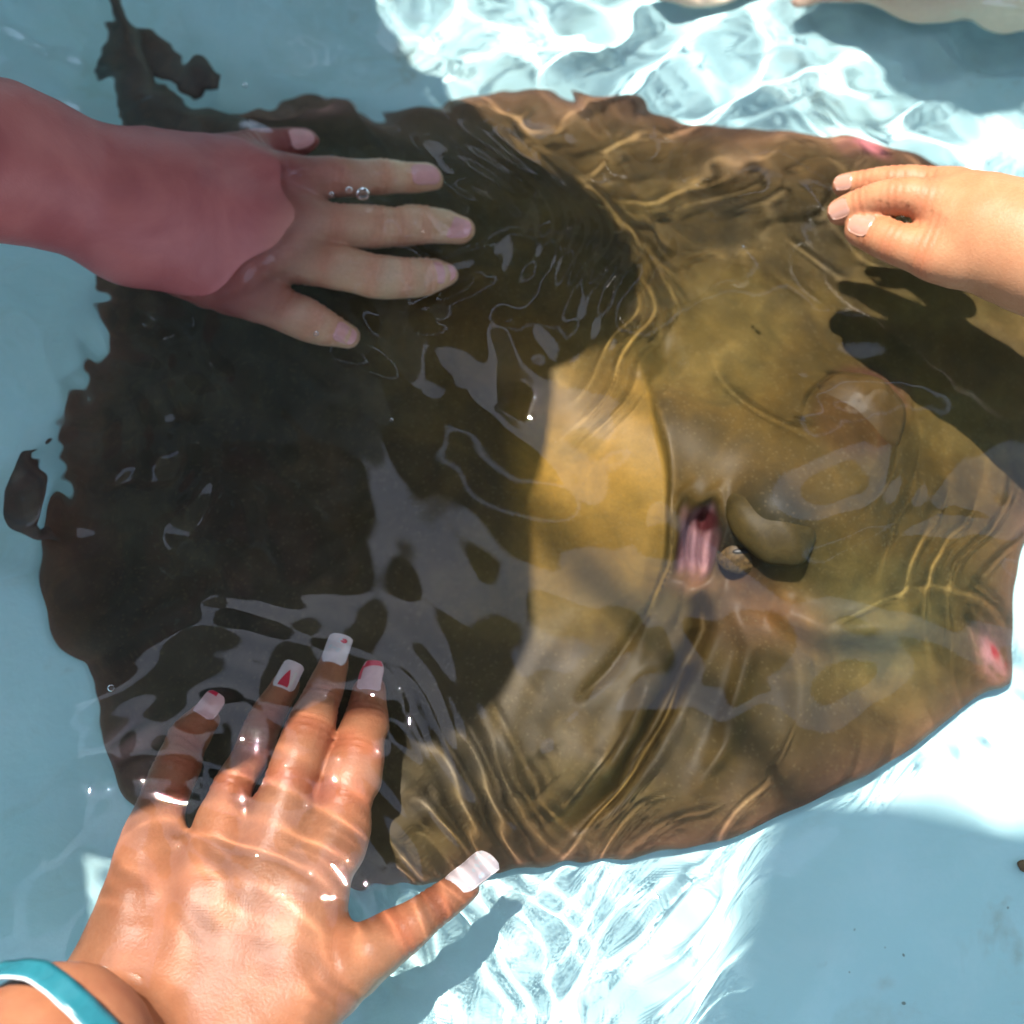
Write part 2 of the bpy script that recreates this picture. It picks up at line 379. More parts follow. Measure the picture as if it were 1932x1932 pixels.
# the animal's hide colours, plus a sunlit patch and rear shade painted in
px, py, dd = PX.ravel(), PY.ravel(), D.ravel(); dm, tm = segdist(px, py, MID)
def fbm(x, y, seed, o=5):
    r = np.random.RandomState(seed); z = 0*x; a = 1.
    for i in range(o):
        for _ in range(3):
            th = r.uniform(0, 6.28); k = 2**i/260.*r.uniform(.8, 1.3)*6.28/2; z = z+a*np.sin((x*math.cos(th)+y*math.sin(th))*k+r.uniform(0, 6.28)+.8*np.sin(y*k*.7)); 
        a *= .6
    return z/4
nz = fbm(px, py, 5)
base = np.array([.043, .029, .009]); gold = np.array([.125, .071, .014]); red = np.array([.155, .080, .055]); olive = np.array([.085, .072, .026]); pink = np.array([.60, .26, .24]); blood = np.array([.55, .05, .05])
col = base+(gold-base)*(np.clip(.10+.35*gs(dm/230)+.42*nz, 0, 1))[:, None]
def blend(c, k): 
    global col
    k = np.clip(k, 0, 1)[:, None]; col = col*(1-k)+c*k
blend(olive, .7*lump(px, py, 1650, 1200, 170, .7)+.35*np.clip(nz*1.5, 0, 1))
blend(gold*2.1, .9*sstep(930, 1010, px)*(1-sstep(1250, 1262, px-1+.0006*(py-960)**2-0))*gs((py-900)/170))  # sunlit area of the back painted into the hide as brighter gold
k_ = sstep(500, 1050, px+.1*py)[:, None]; col = col*k_+(1-k_)*(col*.35+np.array([.018, .0205, .020])*(1+.5*nz[:, None]))  # shade over the rear half painted in as darker, slate hide
blend(red, .85*np.exp(-dd/45)+.3*gs((px-1420)/80)*gs((py-1180)/60))
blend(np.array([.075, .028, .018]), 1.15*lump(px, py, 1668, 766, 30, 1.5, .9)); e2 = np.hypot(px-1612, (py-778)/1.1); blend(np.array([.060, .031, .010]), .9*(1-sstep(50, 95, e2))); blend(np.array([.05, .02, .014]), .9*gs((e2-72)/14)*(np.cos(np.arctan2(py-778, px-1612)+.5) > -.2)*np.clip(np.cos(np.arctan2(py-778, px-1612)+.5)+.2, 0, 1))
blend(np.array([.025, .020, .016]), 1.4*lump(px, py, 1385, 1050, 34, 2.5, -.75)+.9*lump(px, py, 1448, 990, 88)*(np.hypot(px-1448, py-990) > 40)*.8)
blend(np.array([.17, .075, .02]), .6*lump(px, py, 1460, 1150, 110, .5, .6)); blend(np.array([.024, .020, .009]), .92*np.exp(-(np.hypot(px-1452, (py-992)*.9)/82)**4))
q = spir(px, py); bands = np.clip(.5+.6*np.cos(6.283*(px-1304+.10*(py-1020))/25), 0, 1)[:, None]
gillc = np.array([.12, .055, .060])*(1-bands)+np.array([.30, .155, .165])*bands
blend(gillc, (1-sstep(.75, 1.2, q))*(1-.75*sstep(1050, 1105, py)))
blend(np.array([.16, .07, .04]), .5*lump(px, py, 1305, 1095, 40, .6))
blend(np.array([.06, .014, .016]), 1.1*(1-sstep(.5, 1.15, np.hypot((px-1326)/26, (py-982)/26))))
blend(pink*.7, 1.0*lump(px, py, 1872, 1238, 26, 1.6, -.5)*(.75+.7*fbm(px*9, py*9, 8)))
blend(blood*.6, .9*lump(px, py, 1880, 1232, 9, 2.6, -.7)*(.6+1.3*fbm(px*14, py*11, 9)))
blend(np.array([.75, .24, .25]), 1.5*lump(px, py, 1632, 292, 34, .42, .38))
blend(np.array([.40, .22, .20]), .9*lump(px, py, 610, 205, 38, .5)+.6*lump(px, py, 240, 1400, 60, .8)*(.5+.5*np.sin(px/14+py/11)))
colb = np.tile(np.array([.62, .58, .52]), (len(Vb), 1))
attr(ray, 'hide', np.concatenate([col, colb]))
m = M('ray_hide'); c = m.attr('hide', 'Color'); n1 = m.noise(120, 5, .7); n2 = m.noise(900, 2, .6); n3 = m.noise(35, 4, .6, 1.0)
c = m.mix(1.0, c, m.ramp(n1, [(.25, (.84, .84, .84)), (.75, (1.12, 1.12, 1.12))]), 'MULTIPLY')
c = m.mix(1.0, c, m.ramp(n3, [(.3, (.75, .78, .85)), (.7, (1.2, 1.15, 1.05))]), 'MULTIPLY')
v2 = m.n('ShaderNodeTexVoronoi'); t2 = m.n('ShaderNodeTexCoord'); m.l(t2.outputs['Object'], v2.inputs['Vector']); v2.inputs['Scale'].default_value = 330
c = m.mix(m.ramp(v2.outputs['Distance'], [(.12, (.2, .2, .2)), (.3, (0, 0, 0))]), c, (.16, .12, .06))
c = m.mix(1.0, c, m.ramp(n2, [(.35, (.93, .93, .93)), (.7, (1.07, 1.07, 1.07))]), 'MULTIPLY')
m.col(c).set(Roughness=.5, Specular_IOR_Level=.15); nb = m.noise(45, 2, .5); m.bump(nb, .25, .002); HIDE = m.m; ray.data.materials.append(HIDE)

def tube(name, pts, mat, parent=None, k=10, ns=20, flat=1.0, up=(0, 0, 1)):
    """pts: (world xyz, radius); flattened along up by flat"""
    P = np.array([p for p, r in pts], float); R = np.array([r for p, r in pts], float); n = len(P)
    Q, RR = [], []
    for i in range(n-1):
        a, b, c, d = P[max(i-1, 0)], P[i], P[i+1], P[min(i+2, n-1)]; e, f, g_, h = R[max(i-1, 0)], R[i], R[i+1], R[min(i+2, n-1)]
        for t in np.arange(k)/k:
            cr = lambda a, b, c, d: .5*((2*b)+(-a+c)*t+(2*a-5*b+4*c-d)*t*t+(-a+3*b-3*c+d)*t**3)
            Q.append(cr(a, b, c, d)); RR.append(max(cr(e, f, g_, h), 1e-5))
    Q.append(P[-1]); RR.append(R[-1]); Q = np.array(Q); RR = np.array(RR)
    T = np.gradient(Q, axis=0); T /= np.linalg.norm(T, axis=1, keepdims=True)
    U = np.cross(T, up); U /= np.linalg.norm(U, axis=1, keepdims=True); Wv = np.cross(U, T)
    # rounded ends
    ca = np.linspace(0, 2*math.pi, ns, endpoint=False)
    V = [Q[i]+RR[i]*(U[i]*math.cos(a)+Wv[i]*flat*math.sin(a)) for i in range(len(Q)) for a in ca]
    V = np.array(V).reshape(len(Q), ns, 3)
    caps = lambda i, s: [Q[i]+s*T[i]*RR[i]*math.sin(b)*.8+(V[i]-Q[i])*math.cos(b) for b in (1.5, 1.1, .7, .35)]
    a = caps(0, -1); b = caps(-1, 1)[::-1]
    V = np.concatenate([np.array(a), V, np.array(b)]); F = gridfaces(V.shape[0], ns)
    i = np.arange(V.shape[0]-1); extra = np.stack([i*ns+ns-1, (i+1)*ns+ns-1, (i+1)*ns, i*ns], 1)
    return mesh(name, V.reshape(-1, 3), np.concatenate([F, extra]), mat, parent)
dark = M('tail_skin'); nn = dark.noise(160, 5); dark.col(dark.ramp(nn, [(.3, (.028, .022, .018)), (.7, (.07, .045, .03))])).set(Roughness=.5); dark.bump(nn, .5, .001)
def PR(px, py, z, rpx): return (at(px, py, z), rpx*ppm(px, py, z))
tube('tail', [PR(430, 290, -.085, 59), PR(330, 238, -.082, 54), PR(268, 200, -.078, 49), PR(243, 140, -.072, 44), PR(232, 70, -.068, 36), PR(214, 0, -.065, 26), PR(190, -120, -.06, 18), PR(110, -330, -.05, 6), PR(0, -520, -.05, 3)], dark.m, ray)
tube('tail_branch', [PR(232, 62, -.074, 28), PR(270, 88, -.074, 38), PR(320, 122, -.076, 37), PR(365, 150, -.078, 26), PR(402, 158, -.08, 12)], dark.m, ray, flat=.5)  # dark flattened branch beside the tail
pf = M('fin_skin'); nn = pf.noise(140, 5); pf.col(pf.ramp(nn, [(.3, (.09, .06, .04)), (.7, (.2, .12, .08))])).set(Roughness=.5); pf.bump(nn, .5, .001)
tube('pelvic_fin', [PR(420, 270, -.09, 20), PR(330, 245, -.09, 46), PR(262, 225, -.09, 36), PR(235, 190, -.09, 10)], pf.m, ray, flat=.25)
tube('pelvic_fin', [PR(400, 240, -.092, 6), PR(450, 232, -.092, 14), PR(520, 222, -.094, 34), PR(600, 205, -.094, 34), PR(650, 208, -.094, 14)], pf.m, ray, flat=.22)

tube('fin_refraction', [PR(96, 850, -.092, 8), PR(70, 868, -.088, 24), PR(52, 930, -.084, 30), PR(46, 985, -.088, 22), PR(80, 1010, -.094, 18), PR(120, 1000, -.10, 16)], dark.m, ray, flat=.25)  # loose strip added to mimic the fin edge doubled by refraction

# eyes: eyeball with a slit pupil, tucked under its brow
def sphere(c, r, nu=32, nv=20, R=None):
    u = np.linspace(0, 2*math.pi, nu, endpoint=False); v = np.linspace(.02, math.pi-.02, nv); U, Vv = np.meshgrid(u, v, indexing='ij')
    P = np.stack([np.cos(U)*np.sin(Vv), np.sin(U)*np.sin(Vv), np.cos(Vv)], -1).reshape(-1, 3)*np.asarray(r)
    if R is not None: P = P@np.asarray(R).T
    return P+np.asarray(c), gridfaces(nu, nv, True)
def at_z(px, py):   # height of the ray's back at a photo point
    return float(ray_top(np.array([float(px)]), np.array([float(py)]), np.array([400.]))[0])
m = M('ray_eye'); nn = m.noise(500, 4, .6); m.col(m.ramp(nn, [(.3, (.022, .014, .008)), (.55, (.075, .045, .016)), (.8, (.14, .085, .035))])).set(Roughness=.45, Specular_IOR_Level=.2); EYE = m.m
m = M('ray_eye_dark'); nn = m.noise(500, 4, .6); m.col(m.ramp(nn, [(.3, (.02, .01, .008)), (.7, (.05, .02, .014))])).set(Roughness=.5); EYE2 = m.m
m = M('ray_pupil'); m.col((.012, .010, .010)).set(Roughness=.45); PUP = m.m
for (ex, ey, dx, dy, s) in ((1398, 1044, -.45, -.6, .0105), (1668, 772, .6, .3, .0075)):
    z = at_z(ex, ey)-.0040+(.001 if ex < 1500 else -.0012); c = at(ex, ey, z)
    V, F = sphere(c, (s*1.25, s, s*.62)); eb = mesh('eye', V, F, EYE if ex < 1500 else EYE2, ray)
    dv = np.array([dx*.3, dy*.3, 1]); dv /= np.linalg.norm(dv)
    V, F = sphere(c+dv*s*.56, (s*.50, s*.16, s*.10)); mesh('pupil', V, F, PUP, eb)
# brows: the raised lids that hood each eye
def brow(cx, cy, rx, ry, h, ca, cb, ang):
    mm = M('brow_hide'); nn = mm.noise(90, 6, .75, .8); mm.col(mm.ramp(nn, [(.3, ca), (.7, cb)])).set(Roughness=.5, Specular_IOR_Level=.15); mm.bump(nn, .3, .001)
    z0 = at_z(cx, cy)-.004; k = ppm(cx, cy, z0); c = at(cx, cy, z0-.006); V, F = sphere((0, 0, 0), (1, 1, 1), 64, 40)
    V = V*(1+.05*np.sin(3*V[:, :1]+2*V[:, 1:2])+.03*np.sin(7*V[:, 1:2]+V[:, :1]*4)); 
    V = V*np.array([rx*k, ry*k, h]); a = ang; R = np.array([[math.cos(a), -math.sin(a), 0], [math.sin(a), math.cos(a), 0], [0, 0, 1]])
    mesh('brow', V@R.T+c, F, mm.m, ray)
brow(1452, 990, 96, 74, .0118, (.024, .017, .006), (.062, .042, .013), -.75)
brow(1616, 776, 98, 80, .0112, (.034, .020, .006), (.070, .040, .012), -.6)

# ------------------------------------------------------------------ people
def skin(name, a, b, burn=None, rough=.42, burncol=(.42, .13, .11)):
    m = M(name); n1 = m.noise(60, 4, .6); n2 = m.noise(700, 3, .6)
    c = m.ramp(n1, [(.3, a), (.7, b)])
    c = m.mix(m.attr('redness'), c, (b[0]*.95, b[1]*.55, b[2]*.5))
    c = m.mix(1.0, c, m.ramp(n2, [(.35, (.93, .93, .93)), (.65, (1.05, 1.05, 1.05))]), 'MULTIPLY')
    n3 = m.noise(22, 4, .6, .5); c = m.mix(m.ramp(n3, [(.42, (0, 0, 0)), (.68, (.5, .5, .5))]), c, (b[0]*.92, b[1]*.68, b[2]*.60))
    if burn: c = m.mix(m.attr('burn'), c, m.mix(m.ramp(n3, [(.35, (0, 0, 0)), (.65, (1, 1, 1))]), tuple(.85*x for x in burncol), (burncol[0]*1.12, burncol[1]*1.3, burncol[2]*1.2)))
    m.col(c).set(Roughness=rough, Specular_IOR_Level=.22, Subsurface_Weight=.12, Subsurface_Scale=.004)
    m.b.inputs['Subsurface Radius'].default_value = (1, .35, .2); m.bump(n2, .4, .0005); return m.m
def wp(p):
    px, py, z, r = p; return (at(px, py, z).astype(np.float32), r*ppm(px, py, z))
def hand_field(spec):
    palm = [[wp(p) for p in c] for c in spec['palm']]; fing = [[wp(p) for p in c] for c in spec['fingers']]
    web = spec.get('blend', .006)
    sp = [smoothchain(c, 2) for c in palm]; sf = [smoothchain(c, 2) for c in fing]
    def f(P):
        d = None
        for c in sp:
            q = chain(P, c); d = q if d is None else smin(d, q, spec.get('k', .010))
        fs = None
        for c in sf:
            q = chain(P, c); fs = q if fs is None else smin(fs, q, .0012)
        return smin(d, fs, web)
    allp = [p for c in palm+fing for p in c]
    lo = np.min([p-r for p, r in allp], 0)-.006; hi = np.max([p+r for p, r in allp], 0)+.006
    return f, lo, hi, palm, fing
def joints_red(V, fing, dorsal=(0, 0, 1)):
    red = np.zeros(len(V)); disp = np.zeros(len(V))
    for c in fing:
        for i, (p, r) in enumerate(c):
            if i == 0 or i == len(c)-1: continue
            a = c[i+1][0]-c[i-1][0]; a = a/np.linalg.norm(a); q = V-p
            s = q@a; rad = np.sqrt(np.maximum((q*q).sum(1)-s*s, 0)); m = gs(s/.0055)*(rad < r*1.8)*(q[:, 2] > -.2*r)
            red = np.maximum(red, .55*m); disp -= .0006*m*(.5+.5*np.cos(6.283*s/.0038))
        p, r = c[-1]; q = V-p; red = np.maximum(red, .6*gs(np.linalg.norm(q, axis=1)/(r*1.3)))
    return red, disp
def normals(V, F):
    n = np.zeros_like(V); a = V[F[:, 2]]-V[F[:, 0]]; b = V[F[:, 3]]-V[F[:, 1]]; fn = np.cross(a, b)
    for k in range(4):
        for j in range(3): n[:, j] += np.bincount(F[:, k], fn[:, j], len(V))
    return n/np.maximum(np.linalg.norm(n, axis=1, keepdims=True), 1e-12)

def body_field(b):
    """leaning body: hips, chest, neck, head and arms given as world points"""
    hip, chest, head = [np.array(b[k], np.float32) for k in ('hip', 'chest', 'head')]
    ax = chest-hip; ax = ax/np.linalg.norm(ax); side = np.array(b['side'], np.float32); side /= np.linalg.norm(side)
    w = b.get('w', .17); s = b.get('s', 1.)
    sh = [chest+side*w*k for k in (-1, 1)]
    foot = [hip+side*.09*k+np.array([0, 0, -(hip[2]+.75)]) for k in (-1, 1)]
    hd = head-chest; hd = hd/np.linalg.norm(hd)
    look = np.array(b.get('look', (0, 0, -1)), np.float32); look = look-hd*(look@hd); look /= np.linalg.norm(look); ear = np.cross(hd, look)
    R = np.stack([ear, look, hd], 1)
    def torso(P, g=0):
        d = cone(P, hip-side*.07, chest-side*w*.62, .105*s+g, .095*s+g); d = smin(d, cone(P, hip+side*.07, chest+side*w*.62, .105*s+g, .095*s+g), .05)
        d = smin(d, cone(P, sh[0], sh[1], .058*s+g, .058*s+g), .04); return d
    def arms(P, g=0, frac=1.):
        d = None
        for a in b['arms']:
            pts = [(np.array(p, np.float32), r+g) for p, r in a]
            if frac < 1: pts = [pts[0], (pts[0][0]+(pts[1][0]-pts[0][0])*frac, (pts[0][1]+(pts[1][1]-pts[0][1])*frac)+.004)]
            q = chain(P, pts, .01); d = q if d is None else np.minimum(d, q)
        return d
    def legs(P, g=0):
        d = None
        for k in (0, 1):
            knee = (hip+foot[k])/2+side*.09*(-1, 1)[k]*.3; 
            q = chain(P, [(hip+side*.08*(-1, 1)[k], .095*s+g), (knee, .062*s+g), (foot[k]+np.array([0, 0, .06], np.float32), .042*s+g)], .02)
            d = q if d is None else smin(d, q, .02)
        return d
    def headf(P):
        d = ell(P, head+hd*.02*s, (.078*s, .095*s, .115*s), R)
        d = smin(d, ell(P, head+look*.045*s-hd*.055*s, (.045*s, .04*s, .045*s), R), .02)      # jaw
        d = smin(d, ell(P, head+look*.102*s-hd*.01*s, (.013*s, .018*s, .024*s), R), .012)      # nose
        for k in (-1, 1): d = smin(d, ell(P, head+ear*.080*s*k, (.010*s, .018*s, .03*s), R), .006)
        d = smin(d, cone(P, chest+hd*.03, head-hd*.05*s, .058*s, .054*s), .03); return d
    return dict(torso=torso, arms=arms, legs=legs, head=headf, R=R, hd=hd, look=look, ear=ear, hipp=hip, headp=head, s=s, foot=foot, sh=sh)
def cloth(name, c, scale=180):
    m = M(name); nn = m.noise(scale, 4); m.col(m.ramp(nn, [(.3, tuple(.85*x for x in c)), (.7, c)])).set(Roughness=.85); m.bump(nn, .3, .001); return m.m
HAIR = {}
def hair_mat(c):
    if c not in HAIR:
        m = M('hair'); nn = m.noise(300, 4, .6, 3.0); m.col(m.ramp(nn, [(.3, tuple(.6*x for x in c)), (.7, c)])).set(Roughness=.5); m.bump(nn, .7, .002); HAIR[c] = m.m
    return HAIR[c]
EYEW = M('eye_white').col((.75, .72, .68)).set(Roughness=.2).m; MOUTH = M('lips').col((.45, .16, .14)).set(Roughness=.4).m
def person(label, mat, b, hand=None, h=.0014, shirt=(.1, .1, .12), pants=(.05, .06, .09), hair=(.05, .03, .02), burn=None, h2=.011, extra_red=None):
    B = body_field(b)
    pts = [b['hip'], b['chest'], b['head']]+[p for a in b['arms'] for p, r in a]+[tuple(f) for f in B['foot']]
    lo = np.min(pts, 0)-.2; hi = np.max(pts, 0)+.2
    skinf = lambda P: np.minimum(np.minimum(smin(B['torso'](P), B['head'](P), .03), B['arms'](P)), B['legs'](P))
    V, F = nets(skinf, lo, hi, h2); V = relax(V, F, 1)
    red = np.zeros(len(V)); bv = np.ones(len(V)) if burn else np.zeros(len(V))
    if hand:
        f, l2, h3, palm, fing = hand_field(hand)
        v, fc = nets(f, l2, h3, h); v = relax(v, fc, 2, .5); r, dsp = joints_red(v, fing); v = v+normals(v, fc)*dsp[:, None]
        if extra_red: r = np.maximum(r, extra_red(v))
        F = np.concatenate([F, fc+len(V)]); V = np.concatenate([V, v]); red = np.concatenate([red, r])
        bv = np.concatenate([bv, burn(v) if burn else np.zeros(len(v))])
    o = mesh('person', V, F, mat); attr(o, 'redness', red); attr(o, 'burn', bv)
    tag(o, label, 'person')
    f = lambda P: smin(B['torso'](P, .008), B['arms'](P, .012, .55), .02)
    v, fc = nets(f, lo, hi, h2); mesh('shirt', relax(v, fc, 1), fc, cloth('shirt_cloth', shirt), o)
    hip = B['hipp']; lo2 = np.array([hip[0]-.3, hip[1]-.3, -.78]); hi2 = np.array([hip[0]+.3, hip[1]+.3, hip[2]+.2])
    f = lambda P: np.maximum(smin(B['legs'](P, .012), ell(P, hip, (.19, .15, .13)), .03), -.30-P[..., 2])
    v, fc = nets(f, lo2, hi2, .013); mesh('shorts', relax(v, fc, 1), fc, cloth('shorts_cloth', pants), o)
    hp, R, s, hd, look = B['headp'], B['R'], B['s'], B['hd'], B['look']
    f = lambda P: np.maximum(ell(P, hp+hd*.03*s-look*.012*s, (.088*s, .104*s, .118*s), R), ((P-hp)@(look*.9-hd*.55))-.012*s)
    v, fc = nets(f, hp-.16, hp+.16, .005); mesh('hair', relax(v, fc, 2), fc, hair_mat(hair), o)
    for k in (-1, 1):
        c = hp+look*.088*s+B['ear']*.031*s*k+hd*.018*s; v, fc = sphere(c, .0115*s); e = mesh('eye', v, fc, EYEW, o)
        v, fc = sphere(c+look*.0085*s, .0048*s, 16, 10); mesh('iris', v, fc, PUP, e)
    v, fc = sphere(hp+look*.088*s-hd*.048*s, (.022*s, .006*s, .006*s), R=np.stack([B['ear'], look, hd], 1)); mesh('mouth', v, fc, MOUTH, o)
    if hand: o['_fing'] = 0
    return o, (fing if hand else None)

def nail(parent, fing, mat, up=None, L=1.5, Wd=1.5, fwd=.1, tipw=1.0, lift=0.0, name='fingernail', square=.5, thick=.0005, roll=0, oval=False):
    (p0, r0), (p, r) = fing[-2], fing[-1]; a = p-p0; a = a/np.linalg.norm(a)
    up = np.array(up if up is not None else (0, 0, 1.)); n_ = up-a*(up@a); n_ /= np.linalg.norm(n_); sd_ = np.cross(a, n_)
    if roll: n_, sd_ = n_*math.cos(roll)+sd_*math.sin(roll), sd_*math.cos(roll)-n_*math.sin(roll)
    nu, nv = 25, 17; U, Vv = np.meshgrid(np.linspace(0, 1, nu), np.linspace(-1, 1, nv), indexing='ij')
    rr = r*1.015; half = Wd/2
    wprof = (1-(1-np.clip(U/.28, 0, 1))**2.2*.7)*(1-(1-tipw)*U)*(1-np.clip((U-(1-square*.35))/(square*.35+1e-6), 0, 1)**2*.35)
    if oval: wprof = (1-np.abs(2*U-1)**3.2+1e-6)**.45
    ang = Vv*wprof*half*1.0
    if oval: rr = r*.985
    s = (fwd+U*L-.5*L-.0)*r
    drop = -.10*r*(U-.4)**2-(1-np.clip(U/.12, 0, 1))*.06*r+lift*r*U
    rad = (r+(r0-r)*np.clip(-s/np.linalg.norm(p-p0), 0, 1))*(1.02 if oval else 1.015)
    P = p+a*s[..., None]+sd_*(np.sin(ang)*rad)[..., None]+n_*((np.cos(ang)*rad)+drop)[..., None]
    Q = P-n_*thick
    V = np.concatenate([P.reshape(-1, 3), Q.reshape(-1, 3)]); F = gridfaces(nu, nv); F2 = F[:, ::-1]+nu*nv
    rim = [i*nv for i in range(nu)]+[(nu-1)*nv+j for j in range(1, nv)]+[i*nv+nv-1 for i in range(nu-2, -1, -1)]+[j for j in range(nv-2, 0, -1)]
    F3 = [(rim[i], rim[(i+1) % len(rim)], rim[(i+1) % len(rim)]+nu*nv, rim[i]+nu*nv) for i in range(len(rim))]
    return mesh(name, V, np.concatenate([F, F2, F3]), mat, parent), (P, n_)
def nail_patch(parent, grid, u0, u1, v0, v1, mat, name='nail_art', shape='tri', h=.0003):
    """small painted patch lying on a nail, cut from the nail's own surface grid"""
    P, n_ = grid; nu, nv = P.shape[:2]; k = 9
    us = np.linspace(u0, u1, k); pts = []
    def samp(u, v):
        i = u*(nu-1); j = (v*.5+.5)*(nv-1); i0 = int(min(i, nu-2)); j0 = int(min(j, nv-2)); fi, fj = i-i0, j-j0
        return (P[i0, j0]*(1-fi)+P[i0+1, j0]*fi)*(1-fj)+(P[i0, j0+1]*(1-fi)+P[i0+1, j0+1]*fi)*fj
    for i, u in enumerate(us):
        t = i/(k-1); sc = {'tri': 1-t*.97, 'band': 1, 'round': math.sqrt(max(1-(2*t-1)**2, .02))}[shape]
        c = (v0+v1)/2; hw = (v1-v0)/2*sc
        for v in np.linspace(c-hw, c+hw, 5): pts.append(samp(u, v)+n_*h)
    return mesh(name, np.array(pts), gridfaces(k, 5), mat, parent)

# --- the left-hand person: sunburned arm, pale wet fingers
LH = dict(k=.016, palm=[
    [(-130, 260, .078, 118), (0, 262, .058, 112), (130, 312, .034, 98), (250, 345, .014, 82)],
    [(-130, 345, .078, 118), (0, 345, .058, 112), (130, 380, .034, 100), (250, 432, .012, 88)],
    [(250, 345, .014, 82), (330, 335, .008, 74), (450, 325, -.006, 60), (578, 342, -.015, 40)],
    [(250, 380, .016, 84), (340, 378, .010, 76), (450, 395, -.004, 62), (565, 418, -.015, 45)],
    [(250, 410, .016, 84), (340, 420, .008, 78), (440, 450, -.007, 64), (545, 482, -.019, 45)],
    [(250, 440, .012, 86), (335, 475, .002, 78), (400, 520, -.013, 64), (480, 556, -.025, 42)],
    [(280, 320, .002, 70), (370, 305, -.006, 50), (460, 288, -.016, 36)]],
    fingers=[
    [(400, 310, -.012, 47), (470, 288, -.020, 38), (530, 276, -.026, 33), (572, 270, -.029, 27)],
    [(560, 340, -.015, 47), (640, 335, -.014, 39), (720, 336, -.019, 38), (768, 338, -.024, 35), (802, 337, -.028, 33)],
    [(550, 418, -.016, 52), (640, 424, -.015, 45), (712, 428, -.018, 44), (745, 428, -.021, 39), (795, 428, -.026, 42), (866, 438, -.033, 30)],
    [(530, 482, -.019, 52), (620, 500, -.018, 47), (700, 518, -.021, 45), (760, 522, -.025, 43), (800, 522, -.030, 39), (836, 518, -.034, 28)],
    [(455, 550, -.026, 49), (540, 585, -.024, 42), (590, 608, -.028, 40), (625, 622, -.032, 37), (652, 634, -.036, 30)]])
LF = .545
def lburn(v):
    # sunburn stops at the knuckles; fingers stay pale
    a = at(0, 300, 0); t = (v[:, 0]-at(600, 400, 0)[0])-.35*(v[:, 1]-at(600, 400, 0)[1]); return 1-sstep(-.030, .036, t)
skL = skin('skin_sunburned', (.60, .40, .27), (.68, .47, .33), True, .4, (.31, .085, .082))
armL = at(-130, 300, .078)
pL, fL = person('person reaching in from the left, sunburned forearm, pale fingers spread on the ray', skL,
    dict(hip=(-.86, .02, .12), chest=(-.40, .03, .39), head=(-.30, .105, .46), side=(-.1, .98, 0), look=(.5, -.05, -.9), w=.17,
         arms=[[((-.40, -.12, .37), .060), ((-.46, .03, .20), .048), (tuple(armL+np.array([-.01, 0, .004])), .041)], [((-.42, .20, .37), .056), ((-.58, .36, .25), .043), ((-.70, .42, .12), .032)]]),
    LH, burn=lburn, shirt=(.05, .06, .07), hair=(.06, .04, .03))
def plain_nail(name, c): 
    m = M(name); nn = m.noise(250, 2); m.col(m.ramp(nn, [(.3, c), (.7, tuple(min(1, x*1.1) for x in c))])).set(Roughness=.25); return m.m
NP = plain_nail('nail_pink', (.66, .33, .34))
for i, c in enumerate(fL):
    nail(pL, c, NP, L=1.75, Wd=1.45, fwd=-.38, up=(0, -.2, 1), oval=True)

# --- the photographer: own left hand, painted nails, teal band
BH = dict(blend=.006, palm=[
    [(150, 1965, -.045, 116), (235, 1830, -.050, 98), (262, 1700, -.048, 74), (286, 1585, -.053, 56)],
    [(220, 1975, -.046, 120), (330, 1830, -.048, 100), (385, 1690, -.045, 76), (418, 1568, -.050, 56)],
    [(300, 1985, -.046, 120), (430, 1830, -.048, 102), (480, 1690, -.044, 78), (532, 1545, -.048, 58)],
    [(360, 1985, -.049, 116), (530, 1840, -.049, 100), (575, 1700, -.045, 80), (640, 1575, -.050, 58)],
    [(420, 2010, -.044, 115), (570, 1880, -.046, 92), (660, 1820, -.045, 66), (735, 1768, -.046, 46)],
    [(100, 2040, .012, 165), (170, 2010, -.026, 128)], [(100, 2040, .012, 165), (240, 2000, -.030, 124)]],
    fingers=[
    [(280, 1600, -.052, 52), (308, 1508, -.060, 46), (328, 1455, -.063, 45), (345, 1400, -.067, 40), (382, 1355, -.070, 31)],
    [(415, 1575, -.048, 48), (432, 1495, -.052, 44), (472, 1425, -.057, 37), (495, 1365, -.064, 34), (534, 1292, -.070, 29)],
    [(530, 1560, -.046, 56), (550, 1475, -.046, 54), (580, 1390, -.050, 52), (606, 1318, -.060, 41), (630, 1250, -.067, 29)],
    [(635, 1590, -.048, 54), (652, 1510, -.050, 53), (676, 1430, -.054, 51), (693, 1358, -.062, 42), (701, 1302, -.067, 35)],
    [(700, 1795, -.036, 52), (752, 1760, -.040, 42), (822, 1712, -.044, 38), (866, 1675, -.048, 33)]])
skB = skin('skin_tanned', (.29, .118, .060), (.35, .152, .082), True, .38, (.25, .09, .05))
ax0 = at(112, 2000, .010)
elbow = np.array([-.33, -.44, .24])
def bdry(v): return sstep(.0, .006, v[:, 2])  # darker, redder skin above the waterline
pB, fB = person('person taking the photo, tanned hand with painted nails on the ray at the lower left', skB,
    dict(hip=(-.20, -.98, .12), chest=(-.16, -.86, .62), head=(-.12, -.74, .82), side=(1, 0, 0), look=(0, .8, -.6), w=.17,
         arms=[[((-.33, -.82, .60), .052), (tuple(elbow), .040), (tuple(ax0), .0385)], [((.02, -.82, .60), .052), ((.12, -.66, .42), .040), ((.04, -.44, .60), .028)]]),
    BH, burn=bdry, shirt=(.35, .36, .38), hair=(.16, .09, .04))
mpk = plain_nail('nail_gloss_pink', (.58, .36, .36)); mwh = plain_nail('nail_glitter_white', (.62, .52, .53)); 
mrd = M('nail_red').col((.55, .015, .05)).set(Roughness=.3).m; mgl = M('nail_glitter').col((.8, .82, .85)).set(Roughness=.25, Metallic=.3).m
